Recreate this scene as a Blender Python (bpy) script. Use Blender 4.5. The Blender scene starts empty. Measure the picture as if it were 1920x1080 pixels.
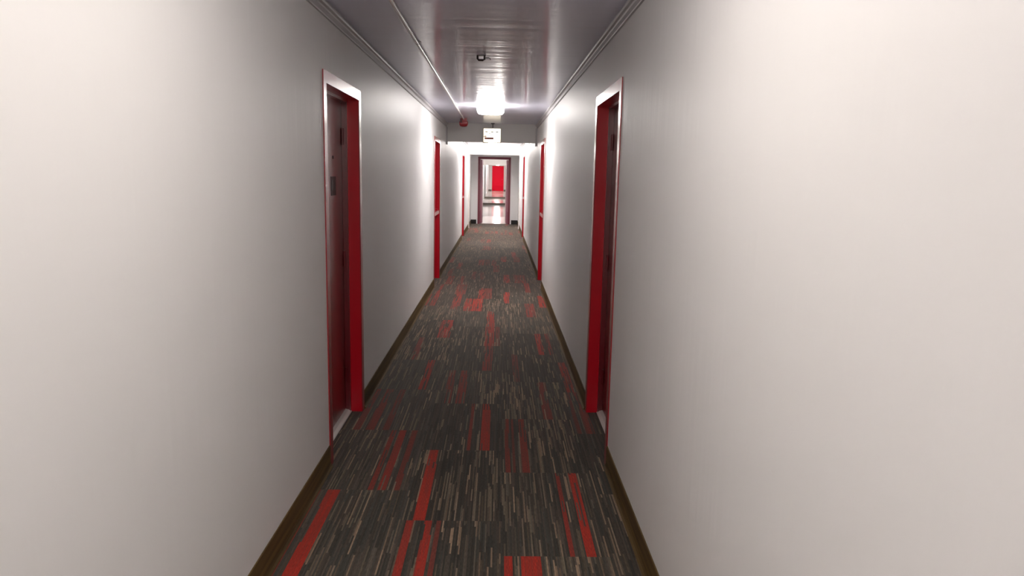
import bpy, bmesh, math, random
from mathutils import Vector, Matrix

# ------------------------------------------------------------------ camera, world, exposure
scene = bpy.context.scene
C = scene.collection
CAM_H = 1.54
def camera():
    p, y, r = math.radians(-8.893), math.radians(1.193), math.radians(1.172)
    f = Vector((math.sin(y)*math.cos(p), math.cos(y)*math.cos(p), math.sin(p)))
    rt = Vector((math.cos(y), -math.sin(y), 0)); up = rt.cross(f)
    R = rt*math.cos(r) + up*math.sin(r); U = -rt*math.sin(r) + up*math.cos(r)
    cd = bpy.data.cameras.new('camera'); co = bpy.data.objects.new('camera', cd); C.objects.link(co)
    cd.sensor_width = 36; cd.lens = 1355.5/1920*36; cd.clip_start = .02; cd.clip_end = 200
    m = Matrix((R, U, -f)).transposed().to_4x4(); m.translation = (0, 0, CAM_H)
    co.matrix_world = m
    scene.camera = co
camera()
w = bpy.data.worlds.new('world'); scene.world = w; w.use_nodes = True
w.node_tree.nodes['Background'].inputs[0].default_value = (.5, .5, .55, 1)
w.node_tree.nodes['Background'].inputs[1].default_value = .02
vs = scene.view_settings
vs.view_transform = 'Standard'; vs.look = 'None'; vs.gamma = 1; vs.use_curve_mapping = False
vs.exposure = 2.9
LAMP = {'near': 1.15, 'fill': 14, 'mid': 7.8, 'far': 12, 'end': 13}          # emission strengths of the ceiling lamps and the added fill lamp behind the viewer

# ------------------------------------------------------------------ materials
def mat(name, col, rough=.5, spec=.5, coat=0, coat_rough=.1, metal=0, emit=None, strength=0):
    m = bpy.data.materials.new(name); m.use_nodes = True
    b = m.node_tree.nodes['Principled BSDF']
    b.inputs['Base Color'].default_value = (*col, 1); b.inputs['Roughness'].default_value = rough
    b.inputs['Specular IOR Level'].default_value = spec; b.inputs['Metallic'].default_value = metal
    b.inputs['Coat Weight'].default_value = coat; b.inputs['Coat Roughness'].default_value = coat_rough
    if emit:
        b.inputs['Emission Color'].default_value = (*emit, 1); b.inputs['Emission Strength'].default_value = strength
    return m
def noise(m, scale3, detail=3, sc=1.0):
    nt = m.node_tree; tc = nt.nodes.new('ShaderNodeTexCoord'); mp = nt.nodes.new('ShaderNodeMapping')
    mp.inputs['Scale'].default_value = scale3
    n = nt.nodes.new('ShaderNodeTexNoise'); n.inputs['Scale'].default_value = sc; n.inputs['Detail'].default_value = detail
    nt.links.new(tc.outputs['Object'], mp.inputs['Vector']); nt.links.new(mp.outputs[0], n.inputs['Vector'])
    return n
def bump(m, hs, strength=.1, dist=.01):
    """hs: list of (noise node, weight)"""
    nt = m.node_tree; prev = None
    for n, wgt in hs:
        b = nt.nodes.new('ShaderNodeBump'); b.inputs['Strength'].default_value = strength; b.inputs['Distance'].default_value = dist*wgt
        nt.links.new(n.outputs[0], b.inputs['Height'])
        if prev: nt.links.new(prev.outputs[0], b.inputs['Normal'])
        prev = b
    for k in ('Normal', 'Coat Normal'):
        nt.links.new(prev.outputs[0], m.node_tree.nodes['Principled BSDF'].inputs[k])
def vary(m, n, c1, c2, lo=.35, hi=.65, inp='Base Color'):
    nt = m.node_tree; r = nt.nodes.new('ShaderNodeValToRGB')
    r.color_ramp.elements[0].position = lo; r.color_ramp.elements[1].position = hi
    r.color_ramp.elements[0].color = (*c1, 1); r.color_ramp.elements[1].color = (*c2, 1)
    nt.links.new(n.outputs[0], r.inputs[0]); nt.links.new(r.outputs[0], nt.nodes['Principled BSDF'].inputs[inp])

M = {}
M['wall'] = mat('wall_paint', (.80, .78, .75), .47, .35)
vary(M['wall'], noise(M['wall'], (1, .7, .5), 2), (.825, .815, .805), (.85, .84, .83))
bump(M['wall'], [(noise(M['wall'], (14, 14, .6), 2), 1.0), (noise(M['wall'], (160, 160, 160), 2), .03)], .5, .005)
M['ceiling'] = mat('ceiling_gloss_paint', (.40, .385, .42), .38, .4, coat=.45, coat_rough=.1)
vary(M['ceiling'], noise(M['ceiling'], (.6, 1.5, 1), 3), (.75, .755, .90), (.80, .805, .95))
bump(M['ceiling'], [(noise(M['ceiling'], (.3, 8, 1), 3), 1.0)], .5, .007)
_n = noise(M['ceiling'], (.3, 7, 1), 3); _r = M['ceiling'].node_tree.nodes.new('ShaderNodeMapRange')
for _i, _v in ((1, .35), (2, .65), (3, .05), (4, .12)): _r.inputs[_i].default_value = _v
M['ceiling'].node_tree.links.new(_n.outputs[0], _r.inputs[0]); M['ceiling'].node_tree.links.new(_r.outputs[0], M['ceiling'].node_tree.nodes['Principled BSDF'].inputs['Coat Roughness'])
M['trim'] = mat('trim_paint', (.50, .48, .49), .5, .35)
M['beam'] = mat('beam_paint', (.68, .67, .65), .4, .5)
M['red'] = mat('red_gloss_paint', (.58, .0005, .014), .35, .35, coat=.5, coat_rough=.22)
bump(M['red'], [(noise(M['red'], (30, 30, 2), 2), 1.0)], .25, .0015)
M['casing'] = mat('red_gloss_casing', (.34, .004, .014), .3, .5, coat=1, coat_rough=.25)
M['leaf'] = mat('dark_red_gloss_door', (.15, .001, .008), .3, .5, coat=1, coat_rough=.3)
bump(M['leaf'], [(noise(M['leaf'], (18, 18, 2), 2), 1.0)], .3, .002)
M['base'] = mat('brown_vinyl_base', (.14, .085, .028), .65, .2)
vary(M['base'], noise(M['base'], (8, 1.2, 30), 3), (.075, .047, .018), (.15, .092, .030))
M['black'] = mat('black_vinyl_base', (.008, .007, .007), .4, .5)
M['threshold'] = mat('pale_metal_threshold', (.85, .82, .78), .35, .5)
M['brass'] = mat('satin_metal', (.75, .62, .5), .25, metal=1)
M['dark_metal'] = mat('dark_metal', (.07, .06, .06), .4, metal=.4)
M['plate'] = mat('dark_plate', (.05, .015, .02), .5)
M['conduit'] = mat('white_conduit', (.72, .68, .68), .3)
M['alarm'] = mat('red_alarm_enamel', (.32, .012, .02), .3, coat=.3)
M['alarm_dark'] = mat('dark_red_grille', (.09, .006, .01), .5)
M['pan'] = mat('white_lamp_pan', (.8, .8, .78), .4)
M['sign_housing'] = mat('sign_housing', (.62, .58, .5), .4)
M['sign_face'] = mat('sign_face', (.9, .87, .75), .4, emit=(1, .88, .68), strength=.34)
M['sign_red'] = mat('sign_red_marks', (.45, .16, .12), .5)
M['sign_grey'] = mat('sign_grey_marks', (.42, .42, .36), .5)
M['far_red'] = mat('bright_red_door', (.9, .002, .03), .5, .15)
M['tile'] = mat('polished_floor_tile', (.60, .54, .48), .14, .6)
M['end_frame'] = mat('dull_pinkish_red_frame', (.20, .035, .055), .4, .5)
M['end_leaf'] = mat('pinkish_open_leaf', (.36, .12, .17), .4, .5)
M['nosing'] = mat('dark_step_edge', (.20, .17, .14), .5)
M['far_wall'] = mat('far_wall_paint', (.78, .74, .70), .4)
for k, s in LAMP.items():
    M['lamp_'+k] = mat('lamp_lens_'+k, (.9, .88, .84), .4, emit=(1, .925, .85) if k in ('near', 'fill') else (1, .95, .90), strength=s)
# carpet: colour comes from a per-face attribute holding the woven pattern
m = mat('striped_carpet', (.05, .04, .035), .95, .15)
nt = m.node_tree; at = nt.nodes.new('ShaderNodeAttribute'); at.attribute_name = 'yarn'
n1 = noise(m, (420, 40, 1), 2); n2 = noise(m, (90, 6, 1), 2)
mx = nt.nodes.new('ShaderNodeMix'); mx.data_type = 'RGBA'; mx.blend_type = 'MULTIPLY'; mx.inputs[0].default_value = 1
rp = nt.nodes.new('ShaderNodeMapRange'); rp.inputs[1].default_value = .3; rp.inputs[2].default_value = .7
rp.inputs[3].default_value = .72; rp.inputs[4].default_value = 1.28
nt.links.new(n1.outputs[0], rp.inputs[0]); nt.links.new(at.outputs['Color'], mx.inputs[6]); nt.links.new(rp.outputs[0], mx.inputs[7])
nt.links.new(mx.outputs[2], nt.nodes['Principled BSDF'].inputs['Base Color'])
bump(m, [(n1, 1.0)], .5, .002)
pb = nt.nodes['Principled BSDF']; pb.inputs['Sheen Weight'].default_value = .35; pb.inputs['Sheen Roughness'].default_value = .35; pb.inputs['Sheen Tint'].default_value = (.9,.8,.72,1)
M['carpet'] = m

# ------------------------------------------------------------------ mesh helpers
def box(bm, x0, x1, y0, y1, z0, z1, mi=0):
    x0, x1 = sorted((x0, x1)); y0, y1 = sorted((y0, y1)); z0, z1 = sorted((z0, z1))
    v = [bm.verts.new(p) for p in ((x0,y0,z0),(x1,y0,z0),(x1,y1,z0),(x0,y1,z0),(x0,y0,z1),(x1,y0,z1),(x1,y1,z1),(x0,y1,z1))]
    for f in ((0,3,2,1),(4,5,6,7),(0,1,5,4),(1,2,6,5),(2,3,7,6),(3,0,4,7)):
        bm.faces.new([v[i] for i in f]).material_index = mi
def lathe(bm, prof, seg=28, axis='X', origin=(0,0,0), sgn=1, sx=1):
    """prof: (radius, height) pairs revolved about an axis"""
    rings = []
    for r, h in prof:
        ring = []
        for i in range(seg):
            a = 2*math.pi*i/seg; u, v = r*math.cos(a), r*math.sin(a)
            p = (h*sgn, u, v) if axis == 'X' else (u, v, h*sgn) if axis == 'Z' else (u, h*sgn, v)
            ring.append(bm.verts.new([p[k]+origin[k] for k in range(3)]))
        rings.append(ring)
    for a, b in zip(rings, rings[1:]):
        for i in range(seg):
            bm.faces.new((a[i], a[(i+1)%seg], b[(i+1)%seg], b[i]))
    bm.faces.new(rings[0]); bm.faces.new(rings[-1])
def tube(bm, pts, r, seg=12):
    rings = []
    for i, p in enumerate(pts):
        p = Vector(p); d = (Vector(pts[min(i+1, len(pts)-1)]) - Vector(pts[max(i-1, 0)])).normalized()
        a = d.orthogonal().normalized() if abs(d.z) > .9 else d.cross(Vector((0,0,1))).normalized(); b = d.cross(a)
        rings.append([bm.verts.new(p + a*r*math.cos(2*math.pi*k/seg) + b*r*math.sin(2*math.pi*k/seg)) for k in range(seg)])
    for a, b in zip(rings, rings[1:]):
        for i in range(seg): bm.faces.new((a[i], a[(i+1)%seg], b[(i+1)%seg], b[i]))
    bm.faces.new(rings[0]); bm.faces.new(rings[-1])
def rrect(w, l, r, n=5):
    out = []
    for cx, cy, a0 in ((w/2-r, l/2-r, 0), (-w/2+r, l/2-r, 90), (-w/2+r, -l/2+r, 180), (w/2-r, -l/2+r, 270)):
        for k in range(n+1):
            a = math.radians(a0+90*k/n); out.append((cx+r*math.cos(a), cy+r*math.sin(a)))
    return out
def loft(bm, layers):
    rings = [[bm.verts.new((x, y, z)) for x, y in pts] for pts, z in layers]
    n = len(rings[0])
    for a, b in zip(rings, rings[1:]):
        for i in range(n): bm.faces.new((a[i], a[(i+1)%n], b[(i+1)%n], b[i]))
    bm.faces.new(rings[0]); bm.faces.new(rings[-1])
def obj(name, bm, m, parent=None, smooth=False, bevel=0):
    bmesh.ops.recalc_face_normals(bm, faces=bm.faces)
    if bevel: bmesh.ops.bevel(bm, geom=list(bm.edges), offset=bevel, segments=2, affect='EDGES', clamp_overlap=True)
    if smooth:
        for f in bm.faces: f.smooth = True
        for e in bm.edges:
            if len(e.link_faces) == 2 and e.calc_face_angle(0) > .6: e.smooth = False
    me = bpy.data.meshes.new(name); bm.to_mesh(me); bm.free()
    for q in (m if isinstance(m, (list, tuple)) else [m]): me.materials.append(q)
    o = bpy.data.objects.new(name, me); C.objects.link(o)
    if parent: o.parent = parent
    return o
def tag(o, label=None, cat=None, group=None, kind=None):
    for k, v in (('label', label), ('category', cat), ('group', group), ('kind', kind)):
        if v: o[k] = v
    return o
def empty(name, loc=(0,0,0)):
    o = bpy.data.objects.new(name, None); o.empty_display_size = .1; C.objects.link(o); o.location = loc; return o

# ------------------------------------------------------------------ dimensions (metres; camera at x=0, y=0)
WL, WR, CZ = .866, .605, 2.349
Y_BACK, Y_END, Y_PART, Y_FAR = -4.0, 22.8, 27.5, 60.0
TH = .16
DO, CW, DT = .96, .06, 2.03          # door: outer width, casing width, casing top
HO = .042                            # jamb hides this much of the casing
doors = [(-1, 3.64, 'knob', 1), (1, 3.68, 'knob', 2), (-1, 9.77, 'bar', 3), (1, 9.75, 'bar', 4), (-1, 17.25, 'bar', 5), (1, 17.25, 'bar', 6)]
BEAM_Y, BEAM_Z = 11.92, 2.055
BEAM2_Y, BEAM2_Z = 20.8, 2.09

# ------------------------------------------------------------------ floor (carpet)
random.seed(7)
CH = [(.046,.044,.037), (.052,.048,.040), (.068,.057,.046), (.050,.050,.043), (.078,.063,.050), (.058,.050,.040)]
TAN = [(.25,.185,.13), (.18,.145,.10), (.34,.235,.155), (.14,.12,.09)]
RED = (.44, .032, .018)
L = .84
cols = [(-1.0, -.41, 3.36), (-.41, .04, 3.05), (.04, .49, 2.75), (.49, .80, 5.02)]
stripes = [(.045,.083,1.91,2.75,1),(.112,.196,1.91,2.75,1),(.318,.336,2.75,3.57,.65),(.385,.43,2.75,3.57,1),
 (-.362,-.305,3.05,3.89,1),(-.62,-.59,3.36,4.2,.55),(-.575,-.53,3.36,4.2,.7),(-.50,-.46,3.36,4.2,.4),
 (-.385,-.352,2.2,3.05,.8),(-.305,-.268,2.2,3.05,.9),(-.25,-.235,2.2,3.05,.4),(-.81,-.75,2.5,3.36,1),(-.866,-.845,2.5,3.36,.7),
 (-.16,-.135,3.89,4.73,.45),(-.085,-.03,3.89,4.73,.9),(.06,.085,3.59,4.43,.45),(.10,.115,3.59,4.43,.3),(.15,.19,3.59,4.43,.5),
 (-.86,-.82,4.2,5.04,.4),(-.78,-.73,4.2,5.04,.4),(-.68,-.64,4.2,5.04,.3),(.50,.53,4.18,5.02,.3),(.56,.61,4.18,5.02,.4),
 (-.56,-.505,5.04,5.88,.8),(-.27,-.21,4.73,5.57,.5),(-.36,-.31,4.73,5.57,.4),(.515,.58,5.02,5.86,.7),(.37,.43,6.11,6.95,.8),(.47,.50,6.11,6.95,.5),
 (-.57,-.45,6.72,7.56,.8),(-.11,-.03,5.57,6.41,.5),(-.11,-.02,6.41,8.09,.7),(-.01,.03,6.41,7.25,.3),
 (-.54,-.46,8.24,9.08,.7),(-.31,-.17,8.10,8.94,.9),(-.24,-.17,8.94,9.78,.8),(.09,.165,8.63,9.47,.9),(.51,.60,8.38,9.22,.9),(.33,.44,7.79,8.63,.6),(.38,.45,9.47,10.31,.7),(-.39,-.31,8.10,8.94,.7),
 (.31,.37,4.43,5.27,.4),(-.72,-.66,5.88,6.72,.4),(.13,.18,5.27,6.11,.35)]
rnd = random.Random(21)
for x0, x1, ph in cols:
    y = ph
    while y > 8: y -= L
    while y < 8.2: y += L
    while y < Y_END:
        if rnd.random() < .5:
            for _ in range(rnd.randint(1, 3)):
                a = rnd.uniform(x0, x1-.1); stripes.append((a, a+rnd.uniform(.04, .11), y, y+L, rnd.uniform(.3, .8)))
        y += L
def carpet():
    rr = random.Random(3)
    V, Fc, col = [], [], []
    SW = .0068
    nx = int((.72+.98)/SW)
    tile_tone = {}
    for i in range(nx):
        x0 = -.98 + i*SW; x1 = x0 + SW; xc = (x0+x1)/2
        cx = next(c for c in cols if c[0] <= xc < c[1])
        ybreaks = []
        y = cx[2]
        while y > Y_BACK: y -= L
        y0 = Y_BACK
        tk = 0
        strip_p = rr.random()
        while y0 < Y_END:
            tend = y + L if y + L < Y_END else Y_END
            if tend <= y0: y += L; tk += 1; continue
            key = (cx[2], tk)
            if key not in tile_tone: tile_tone[key] = (rr.uniform(.75, 1.3), rr.uniform(.12, .42))
            tone, ptan = tile_tone[key]
            yy = y0
            while yy < tend - 1e-6:
                ye = min(tend, yy + rr.uniform(.08, .34))
                ym = (yy+ye)/2
                c = None
                for s in stripes:
                    if s[0] <= xc <= s[1] and s[2]-1e-6 <= ym <= s[3]+1e-6:
                        if rr.random() < (.05 if ym < 4.6 else .3): break
                        k = s[4]*rr.uniform(.7, 1.1); d = CH[1]
                        c = tuple(RED[j]*k + d[j]*(1-min(k, 1)) for j in range(3)); break
                if c is None:
                    if rr.random() < ptan*(.5 + strip_p): k = rr.uniform(.45, 1.1); c = tuple(v*k for v in rr.choice(TAN))
                    else: k = tone*rr.uniform(.75, 1.3); c = tuple(v*k for v in rr.choice(CH))
                n = len(V); V += [(x0, yy, 0), (x1, yy, 0), (x1, ye, 0), (x0, ye, 0)]; Fc.append((n, n+1, n+2, n+3)); col.append(c)
                yy = ye
            y0 = tend; y += L; tk += 1
    # the slab below the pile
    n = len(V); xa, xb, ya, yb = -.98, -.98+nx*SW, Y_BACK, Y_END
    V += [(xa,ya,0),(xb,ya,0),(xb,yb,0),(xa,yb,0),(xa,ya,-.06),(xb,ya,-.06),(xb,yb,-.06),(xa,yb,-.06)]
    for f in ((4,7,6,5),(0,1,5,4),(1,2,6,5),(2,3,7,6),(3,0,4,7)):
        Fc.append(tuple(n+k for k in f)); col.append(CH[1])
    me = bpy.data.meshes.new('floor'); me.from_pydata(V, [], Fc)
    at = me.attributes.new('yarn', 'FLOAT_COLOR', 'FACE')
    flat = []
    for c in col: flat += [c[0], c[1], c[2], 1]
    at.data.foreach_set('color', flat)
    me.materials.append(M['carpet']); o = bpy.data.objects.new('floor', me); C.objects.link(o)
    tag(o, 'charcoal and tan striped carpet planks with scattered red stripes along the corridor', 'carpet floor', kind='structure')
carpet()

# ------------------------------------------------------------------ walls, ceiling
def wall(name, s, W, label):
    bm = bmesh.new(); y = Y_BACK
    for sd, y0, k, n in doors:
        if sd != s: continue
        box(bm, s*W, s*(W+TH), y, y0+HO, 0, CZ)
        box(bm, s*W, s*(W+TH), y0+HO, y0+DO-HO, DT-HO, CZ)
        y = y0+DO-HO
    box(bm, s*W, s*(W+TH), y, Y_FAR+.1, 0, CZ)
    return tag(obj(name, bm, M['wall']), label, 'wall', kind='structure')
wall('wall_left', -1, WL, 'long off-white painted wall on the left of the corridor')
wall('wall_right', 1, WR, 'long off-white painted wall on the right of the corridor')
bm = bmesh.new(); box(bm, -WL-TH, WR+TH, Y_BACK-.15, Y_FAR+.25, CZ, CZ+.1)
tag(obj('ceiling', bm, M['ceiling']), 'glossy grey painted corridor ceiling reflecting the lamps', 'ceiling', kind='structure')
bm = bmesh.new(); box(bm, -WL-TH, WR+TH, Y_BACK-.15, Y_BACK, -.06, CZ)
tag(obj('wall_back', bm, M['wall']), 'plain wall closing the corridor behind the viewer', 'wall', kind='structure')

def ring_wall(name, y, th, x0, x1, zt, m, label):
    bm = bmesh.new()
    box(bm, -WL, x0, y, y+th, 0, CZ); box(bm, x1, WR, y, y+th, 0, CZ); box(bm, x0, x1, y, y+th, zt, CZ)
    return tag(obj(name, bm, m), label, 'wall', kind='structure')
EX0, EX1, EZ = -.62, .325, 2.04
ring_wall('wall_end', Y_END, .14, EX0, EX1, EZ, M['wall'], 'grey-white wall at the end of the carpet around the pinkish red doorway')
ring_wall('wall_partition', Y_PART, .14, -.60, .277, 1.885, M['far_wall'], 'white partition wall with an opening beyond the first doorway')
bm = bmesh.new(); box(bm, -WL, WR, Y_FAR, Y_FAR+.15, .0, CZ)
tag(obj('wall_far', bm, M['far_wall']), 'white wall around the small bright red door far away', 'wall', kind='structure')

# far floor: polished, two low steps up
bm = bmesh.new()
box(bm, -WL-.1, WR+.1, Y_END, 37.0, -.06, 0); box(bm, -WL, WR, 37.0, 44.0, -.06, .10); box(bm, -WL, WR, 44.0, Y_FAR+.1, -.06, .20)
fl = tag(obj('floor_lobby', bm, M['tile']), 'polished beige floor beyond the doorway with two low steps', 'tiled floor', kind='structure')
for yy, z in ((37.0, .10), (44.0, .20)):
    bm = bmesh.new(); box(bm, -WL, WR, yy-.03, yy+.02, z-.07, z+.005)
    obj('step_edge', bm, M['nosing'], fl)

# baseboards
def base(name, s, W, label):
    bm = bmesh.new(); y = Y_BACK
    def seg(a, b):
        # cove base: thin sheet with a rounded toe
        prof = [(0, .118), (.005, .118), (.006, .112), (.006, .022), (.010, .010), (.018, .003), (.018, 0), (0, 0)]
        rings = [[bm.verts.new((s*(W-d), yy, z)) for d, z in prof] for yy in (a, b)]
        n = len(prof)
        for i in range(n): bm.faces.new((rings[0][i], rings[0][(i+1)%n], rings[1][(i+1)%n], rings[1][i]))
        bm.faces.new(rings[0]); bm.faces.new(rings[1])
    for sd, y0, k, n in doors:
        if sd == s: seg(y, y0-.001); y = y0+DO+.001
    seg(y, Y_END)
    return tag(obj(name, bm, M['base']), label, 'baseboard', kind='structure')
base('baseboard_left', -1, WL, 'brown vinyl baseboard along the foot of the left wall')
base('baseboard_right', 1, WR, 'brown vinyl baseboard along the foot of the right wall')
bm = bmesh.new()
box(bm, -WL, EX0-.075, Y_END-.012, Y_END, 0, .13); box(bm, EX1+.075, WR, Y_END-.012, Y_END, 0, .13)
tag(obj('baseboard_end', bm, M['black']), 'black baseboard either side of the doorway at the carpet end', 'baseboard', kind='structure')
bm = bmesh.new()
box(bm, -WL, -.60, Y_PART-.012, Y_PART, 0, .15); box(bm, .277, WR, Y_PART-.012, Y_PART, 0, .15)
tag(obj('baseboard_partition', bm, M['black']), 'black baseboard on the partition beyond the doorway', 'baseboard', kind='structure')
bm = bmesh.new()
box(bm, -WL, -.60, Y_FAR-.012, Y_FAR, .2, .32); box(bm, .41, WR, Y_FAR-.012, Y_FAR, .2, .32)
tag(obj('baseboard_far', bm, M['nosing']), 'dark baseboard either side of the far red door', 'baseboard', kind='structure')

# crown mouldings
def crown(name, s, W, label):
    prof = [(0, 2.284), (.010, 2.284), (.013, 2.288), (.013, 2.312), (.018, 2.318), (.030, 2.322), (.034, 2.330), (.032, 2.338), (.026, 2.343), (.024, CZ), (0, CZ)]
    bm = bmesh.new()
    for a, b in ((Y_BACK, BEAM_Y), (BEAM_Y+.12, BEAM2_Y)):
        rings = [[bm.verts.new((s*(W-d), yy, z)) for d, z in prof] for yy in (a, b)]
        n = len(prof)
        for i in range(n): bm.faces.new((rings[0][i], rings[0][(i+1)%n], rings[1][(i+1)%n], rings[1][i]))
        bm.faces.new(rings[0]); bm.faces.new(rings[1])
    tag(obj(name, bm, M['trim']), label, 'crown moulding', kind='structure')
crown('trim_1', -1, WL, 'grey stepped moulding where the left wall meets the ceiling')
crown('trim_2', 1, WR, 'grey stepped moulding where the right wall meets the ceiling')

# ceiling beams
bm = bmesh.new(); box(bm, -WL, WR, BEAM_Y, BEAM_Y+.12, BEAM_Z, CZ)
box(bm, -WL, WR, BEAM_Y-.006, BEAM_Y, CZ-.02, CZ)
t3 = tag(obj('trim_3', bm, M['beam']), 'grey drop beam across the ceiling behind the lit sign', 'ceiling beam', kind='structure')
for x in (-WL, WR-.028):
    bm = bmesh.new(); box(bm, x, x+.028, BEAM_Y-.01, BEAM_Y+.05, BEAM_Z-.05, CZ-.065); obj('edge_strip', bm, M['trim'], t3)
bm = bmesh.new(); box(bm, -WL, WR, BEAM2_Y, BEAM2_Y+.14, BEAM2_Z, CZ)
box(bm, -WL, -WL+.03, BEAM2_Y, BEAM2_Y+.14, 0, BEAM2_Z); box(bm, WR-.03, WR, BEAM2_Y, BEAM2_Y+.14, 0, BEAM2_Z)
tag(obj('trim_4', bm, M['far_wall']), 'bright white beam and thin posts framing the corridor end', 'ceiling beam', kind='structure')

# ------------------------------------------------------------------ doors
def door(s, y0, kind, n, label):
    W = WL if s < 0 else WR
    y1 = y0+DO
    r = tag(empty('door_%d' % n, (s*W, y0, 0)), label, 'door', kind='structure')
    X = lambda d: s*d                                    # local x: depth into the wall
    bm = bmesh.new()
    P = .006                                             # casing stands proud of the wall
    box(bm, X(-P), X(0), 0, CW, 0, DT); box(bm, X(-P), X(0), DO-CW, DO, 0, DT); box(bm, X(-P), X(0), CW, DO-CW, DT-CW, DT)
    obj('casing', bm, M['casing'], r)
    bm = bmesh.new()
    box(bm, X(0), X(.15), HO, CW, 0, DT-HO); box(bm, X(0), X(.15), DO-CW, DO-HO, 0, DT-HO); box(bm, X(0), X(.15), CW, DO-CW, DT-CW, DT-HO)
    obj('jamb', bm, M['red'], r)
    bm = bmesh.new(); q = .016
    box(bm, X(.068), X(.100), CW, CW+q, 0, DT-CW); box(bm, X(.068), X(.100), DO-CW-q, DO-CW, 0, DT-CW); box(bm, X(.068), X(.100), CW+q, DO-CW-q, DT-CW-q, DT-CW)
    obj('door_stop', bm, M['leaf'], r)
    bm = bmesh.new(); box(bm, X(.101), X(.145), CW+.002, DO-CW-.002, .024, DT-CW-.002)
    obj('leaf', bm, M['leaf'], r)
    bm = bmesh.new()
    v = [bm.verts.new((X(d), yy, z)) for yy in (CW+.001, DO-CW-.001) for d, z in ((.064, .001), (.067, .008), (.082, .018), (.100, .022), (.148, .022), (.148, .001))]
    k = 6
    for i in range(k): bm.faces.new((v[i], v[(i+1)%k], v[k+(i+1)%k], v[k+i]))
    bm.faces.new(v[:k]); bm.faces.new(v[k:])
    if kind == 'knob': obj('threshold', bm, M['threshold'], r)
    else: bm.free()
    if kind == 'knob':
        ky = .26 if s < 0 else .28
        bm = bmesh.new()
        lathe(bm, [(.033, .101), (.033, .095), (.030, .091), (.012, .089), (.011, .070), (.016, .064), (.026, .056), (.028, .046), (.024, .036), (.012, .031)], 24, 'X', (0, .13, .985), s)
        obj('door_knob', bm, M['brass'], r, smooth=True)['label'] = 'small pale metal door knob'
        bm = bmesh.new(); pz = 1.40 if s < 0 else 1.38
        box(bm, X(.098), X(.101), .58, .70, pz, pz+.11); 
        pl = obj('number_plate', bm, M['plate'], r); pl['label'] = 'small dark plate on the door leaf'
        bm = bmesh.new(); box(bm, X(.0965), X(.098), .60, .625, pz+.03, pz+.09); box(bm, X(.0965), X(.098), .65, .675, pz+.03, pz+.09)
        obj('plate_mark', bm, M['dark_metal'], pl)
        bm = bmesh.new(); lathe(bm, [(.010, .101), (.010, .097), (.006, .096)], 16, 'X', (0, .64, 1.62), s)
        obj('peephole', bm, M['dark_metal'], r, smooth=True)
    else:
        bm = bmesh.new()
        box(bm, X(.0), X(.045), CW+.05, DO-CW-.05, .96, 1.01)
        obj('push_bar', bm, M['red'], r, bevel=.004)['label'] = 'horizontal push bar across the door leaf'
        for a in (CW+.04, DO-CW-.09):
            bm = bmesh.new(); box(bm, X(.020), X(.101), a, a+.05, .955, 1.03); obj('bar_bracket', bm, M['red'], r, bevel=.004)
        bm = bmesh.new(); box(bm, X(.09), X(.148), CW+.002, DO-CW-.002, .001, .015); obj('threshold', bm, M['dark_metal'], r)
    for z in (.25, 1.0, 1.75):
        bm = bmesh.new(); lathe(bm, [(.007, z-.05), (.007, z+.05)], 10, 'Z', (X(.093), DO-CW-q-.008, 0), 1); obj('hinge', bm, M['leaf'], r, smooth=True)
lab = {1: 'nearest dark red door in a recess on the left wall, small number plate',
       2: 'nearest dark red door in a recess on the right wall',
       3: 'second red door on the left wall, just before the drop beam',
       4: 'second red door on the right wall, just before the drop beam',
       5: 'third red door on the left wall, beyond the drop beam',
       6: 'third red door on the right wall, beyond the drop beam, faint pink frame'}
for s, y0, k, n in doors: door(s, y0, k, n, lab[n])

# doorway at the end of the carpet
r = tag(empty('door_7', (0, Y_END, 0)), 'open doorway with dark pinkish red frame at the carpet end', 'doorway', kind='structure')
bm = bmesh.new()
for y0, y1 in ((-.012, 0), (.14, .152)):
    box(bm, EX0-.035, EX0+.035, y0, y1, 0, EZ+.035); box(bm, EX1-.035, EX1+.035, y0, y1, 0, EZ+.035); box(bm, EX0+.035, EX1-.035, y0, y1, EZ-.035, EZ+.035)
box(bm, EX0, EX0+.035, 0, .14, 0, EZ); box(bm, EX1-.035, EX1, 0, .14, 0, EZ); box(bm, EX0+.035, EX1-.035, 0, .14, EZ-.035, EZ)
obj('frame', bm, M['end_frame'], r)
bm = bmesh.new(); box(bm, EX0+.035, EX1-.035, -.002, .14, .001, .008); obj('threshold', bm, M['nosing'], r)
# leaves swung open into the passage beyond
for xa, sg in ((EX0+.037, 1), (EX1-.037, -1)):
    bm = bmesh.new(); v = [(xa, .155), (xa+sg*.045, .155), (xa+sg*.075, .62), (xa+sg*.03, .62)]
    loft(bm, [(v, .01), (v, EZ-.05)]); obj('leaf', bm, M['end_leaf'], r)

# far bright red door
r = tag(empty('door_8', (-.09, Y_FAR, .2)), 'tiny bright red door in the white wall at the very end', 'door', kind='structure')
bm = bmesh.new(); box(bm, -.42, .42, -.035, -.002, .01, 1.98); obj('leaf', bm, M['far_red'], r)
bm = bmesh.new(); box(bm, -.47, -.422, -.05, -.002, 0, 2.03); box(bm, .422, .47, -.05, -.002, 0, 2.03); box(bm, -.422, .422, -.05, -.002, 1.982, 2.03)
obj('frame', bm, M['far_red'], r)
bm = bmesh.new(); lathe(bm, [(.02, -.035), (.012, -.05), (.028, -.07), (.02, -.095)], 16, 'Y', (.35, 0, .95), 1); obj('door_knob', bm, M['brass'], r, smooth=True)

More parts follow.
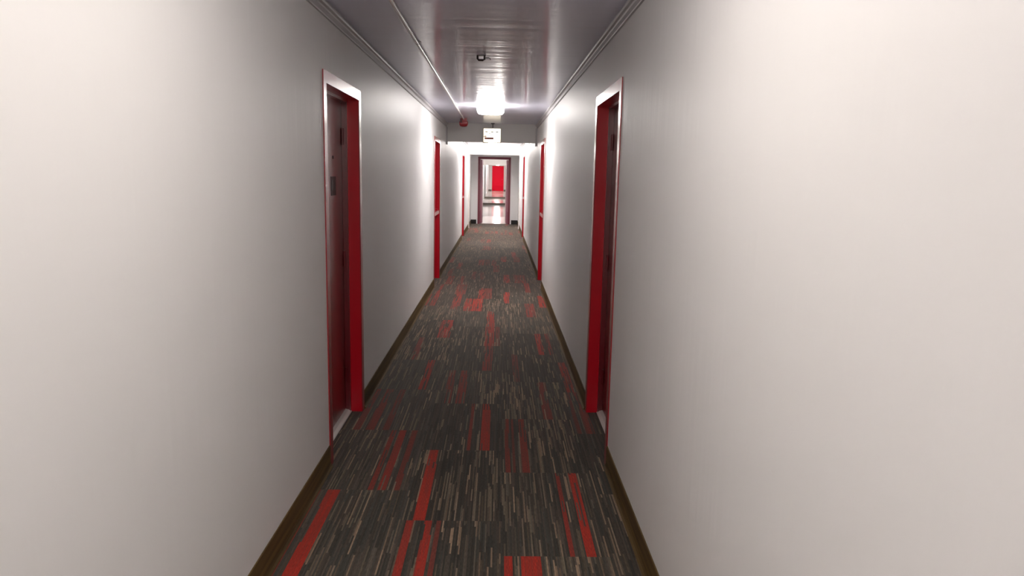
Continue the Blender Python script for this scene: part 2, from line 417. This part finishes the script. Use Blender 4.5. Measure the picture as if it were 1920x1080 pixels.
# ------------------------------------------------------------------ ceiling lamps
def lamp(x, y, key, label, group='square lamps along the corridor ceiling', z=CZ, ln=.30):
    r = tag(empty('ceiling_light', (x, y, z)), label, 'ceiling light', group)
    bm = bmesh.new(); loft(bm, [(rrect(.30, ln, .03), 0), (rrect(.30, ln, .03), -.018)]); obj('base_pan', bm, M['pan'], r)
    bm = bmesh.new()
    loft(bm, [(rrect(.318, ln+.018, .035), -.018), (rrect(.320, ln+.02, .038), -.050), (rrect(.310, ln+.01, .045), -.078), (rrect(.280, ln-.02, .05), -.096), (rrect(.22, ln-.08, .05), -.102)])
    obj('diffuser', bm, M['lamp_'+key], r, smooth=True)
LX = -.114
lamp(LX, 1.45, 'near', 'unseen white ceiling lamp above the viewer, lengthened to soften its light', None, ln=1.25)  # out of view; length stretched to soften the light on the near walls
lamp(LX, -1.9, 'fill', 'added square fill lamp, unseen behind the viewer')  # added lamp out of view, fills in light on the near walls
lamp(LX, 8.80, 'mid', 'glowing square ceiling lamp in front of the drop beam')
lamp(LX-.03, 16.7, 'far', 'square ceiling lamp just behind the drop beam')
lamp(LX-.04, 20.25, 'far', 'glowing ceiling lamp showing just below the lit sign')
lamp(-.16, 25.2, 'end', 'ceiling lamp between doorway and white partition')
for y, t in ((32., 'ceiling lamp in front of the far steps'), (41., 'ceiling lamp above the far steps'), (50., 'ceiling lamp between far steps and bright red door'), (57., 'ceiling lamp in front of the bright red door')):
    lamp(-.12, y, 'end', t)

# lit sign below the beam top
r = tag(empty('lit_sign', (-.123, BEAM_Y-.07, 2.04)), 'small lit cream-white sign box hanging in front of the grey beam', 'sign')
bm = bmesh.new(); box(bm, -.148, .148, -.03, .03, 0, .235); obj('housing', bm, M['sign_housing'], r, bevel=.004)
bm = bmesh.new(); box(bm, -.134, .134, -.034, -.030, .012, .222); fc = obj('face', bm, M['sign_face'], r)
bm = bmesh.new()
bm.free()
for x0, x1, z0, z1 in ((-.11,-.07,.165,.18), (-.02,.02,.165,.18), (.06,.10,.165,.18), (-.05,-.03,.14,.15), (-.13,-.09,.10,.112)):
    bm = bmesh.new(); box(bm, x0, x1, -.036, -.034, z0, z1); obj('grey_mark', bm, M['sign_grey'], fc)
bm = bmesh.new(); box(bm, -.12, .025, -.036, -.034, .055, .085); box(bm, -.134, -.09, -.036, -.034, .088, .098)
obj('red_mark', bm, M['sign_red'], fc)
bm = bmesh.new(); tube(bm, [(.01, 0, .235), (.01, 0, CZ-2.04)], .007); lathe(bm, [(.03, CZ-2.04), (.03, CZ-2.04-.012)], 20, 'Z', (.01, 0, 0), 1)
obj('stem', bm, M['dark_metal'], r, smooth=True)

# conduit and alarm
AX, AY = -.535, 10.95
bm = bmesh.new(); tube(bm, [(-.515, Y_BACK, CZ-.011), (-.52, 3, CZ-.011), (-.535, AY-.055, CZ-.011)], .0105, 14)
c = tag(obj('ceiling_conduit', bm, M['conduit'], smooth=True), 'thin white conduit running along the ceiling to the red alarm', 'conduit')
for i in range(6):
    y = .9+i*1.9
    if y > AY-.3: break
    x = -.52 - (y-3)/(AY-3)*.015 if y > 3 else -.5165
    bm = bmesh.new(); box(bm, x-.022, x+.022, y-.008, y+.008, CZ-.004, CZ-.0005); tube(bm, [(x, y-.008, CZ-.011), (x, y+.008, CZ-.011)], .0125, 12)
    obj('clip', bm, M['conduit'], c)
r = tag(empty('fire_alarm', (AX, AY, CZ)), 'small red fire alarm on the ceiling where the white conduit ends', 'fire alarm')
bm = bmesh.new(); loft(bm, [(rrect(.10, .10, .012), 0), (rrect(.10, .10, .012), -.045)]); obj('back_box', bm, M['alarm'], r)
bm = bmesh.new(); loft(bm, [(rrect(.125, .125, .02), -.045), (rrect(.13, .13, .02), -.06), (rrect(.125, .125, .025), -.095), (rrect(.10, .10, .03), -.115)]); obj('horn_body', bm, M['alarm'], r, smooth=True)
bm = bmesh.new(); lathe(bm, [(.038, -.115), (.038, -.119), (.028, -.119), (.026, -.116)], 24, 'Z', (0, 0, 0), 1); obj('grille', bm, M['alarm_dark'], r, smooth=True)
bm = bmesh.new(); box(bm, -.052, -.022, -.066, -.05, -.07, -.02); obj('cable_entry', bm, M['alarm_dark'], r)

# little dark bracket on the ceiling
r = tag(empty('ceiling_bracket', (-.118, 5.17, CZ)), 'small dark metal hook bracket on the glossy ceiling before the lamp', 'bracket')
bm = bmesh.new(); box(bm, -.050, .012, -.02, .02, -.004, 0); obj('plate', bm, M['dark_metal'], r, bevel=.001)
bm = bmesh.new(); tube(bm, [(-.044, 0, -.004), (-.044, 0, -.022), (-.036, 0, -.032), (-.006, 0, -.032), (.004, 0, -.026), (.004, 0, -.004)], .0075, 10); obj('hook', bm, M['dark_metal'], r, smooth=True)
bm = bmesh.new(); tube(bm, [(.004, 0, -.016), (.036, 0, -.016), (.044, 0, -.022), (.044, 0, -.030)], .003, 8); obj('wire', bm, M['dark_metal'], r, smooth=True)
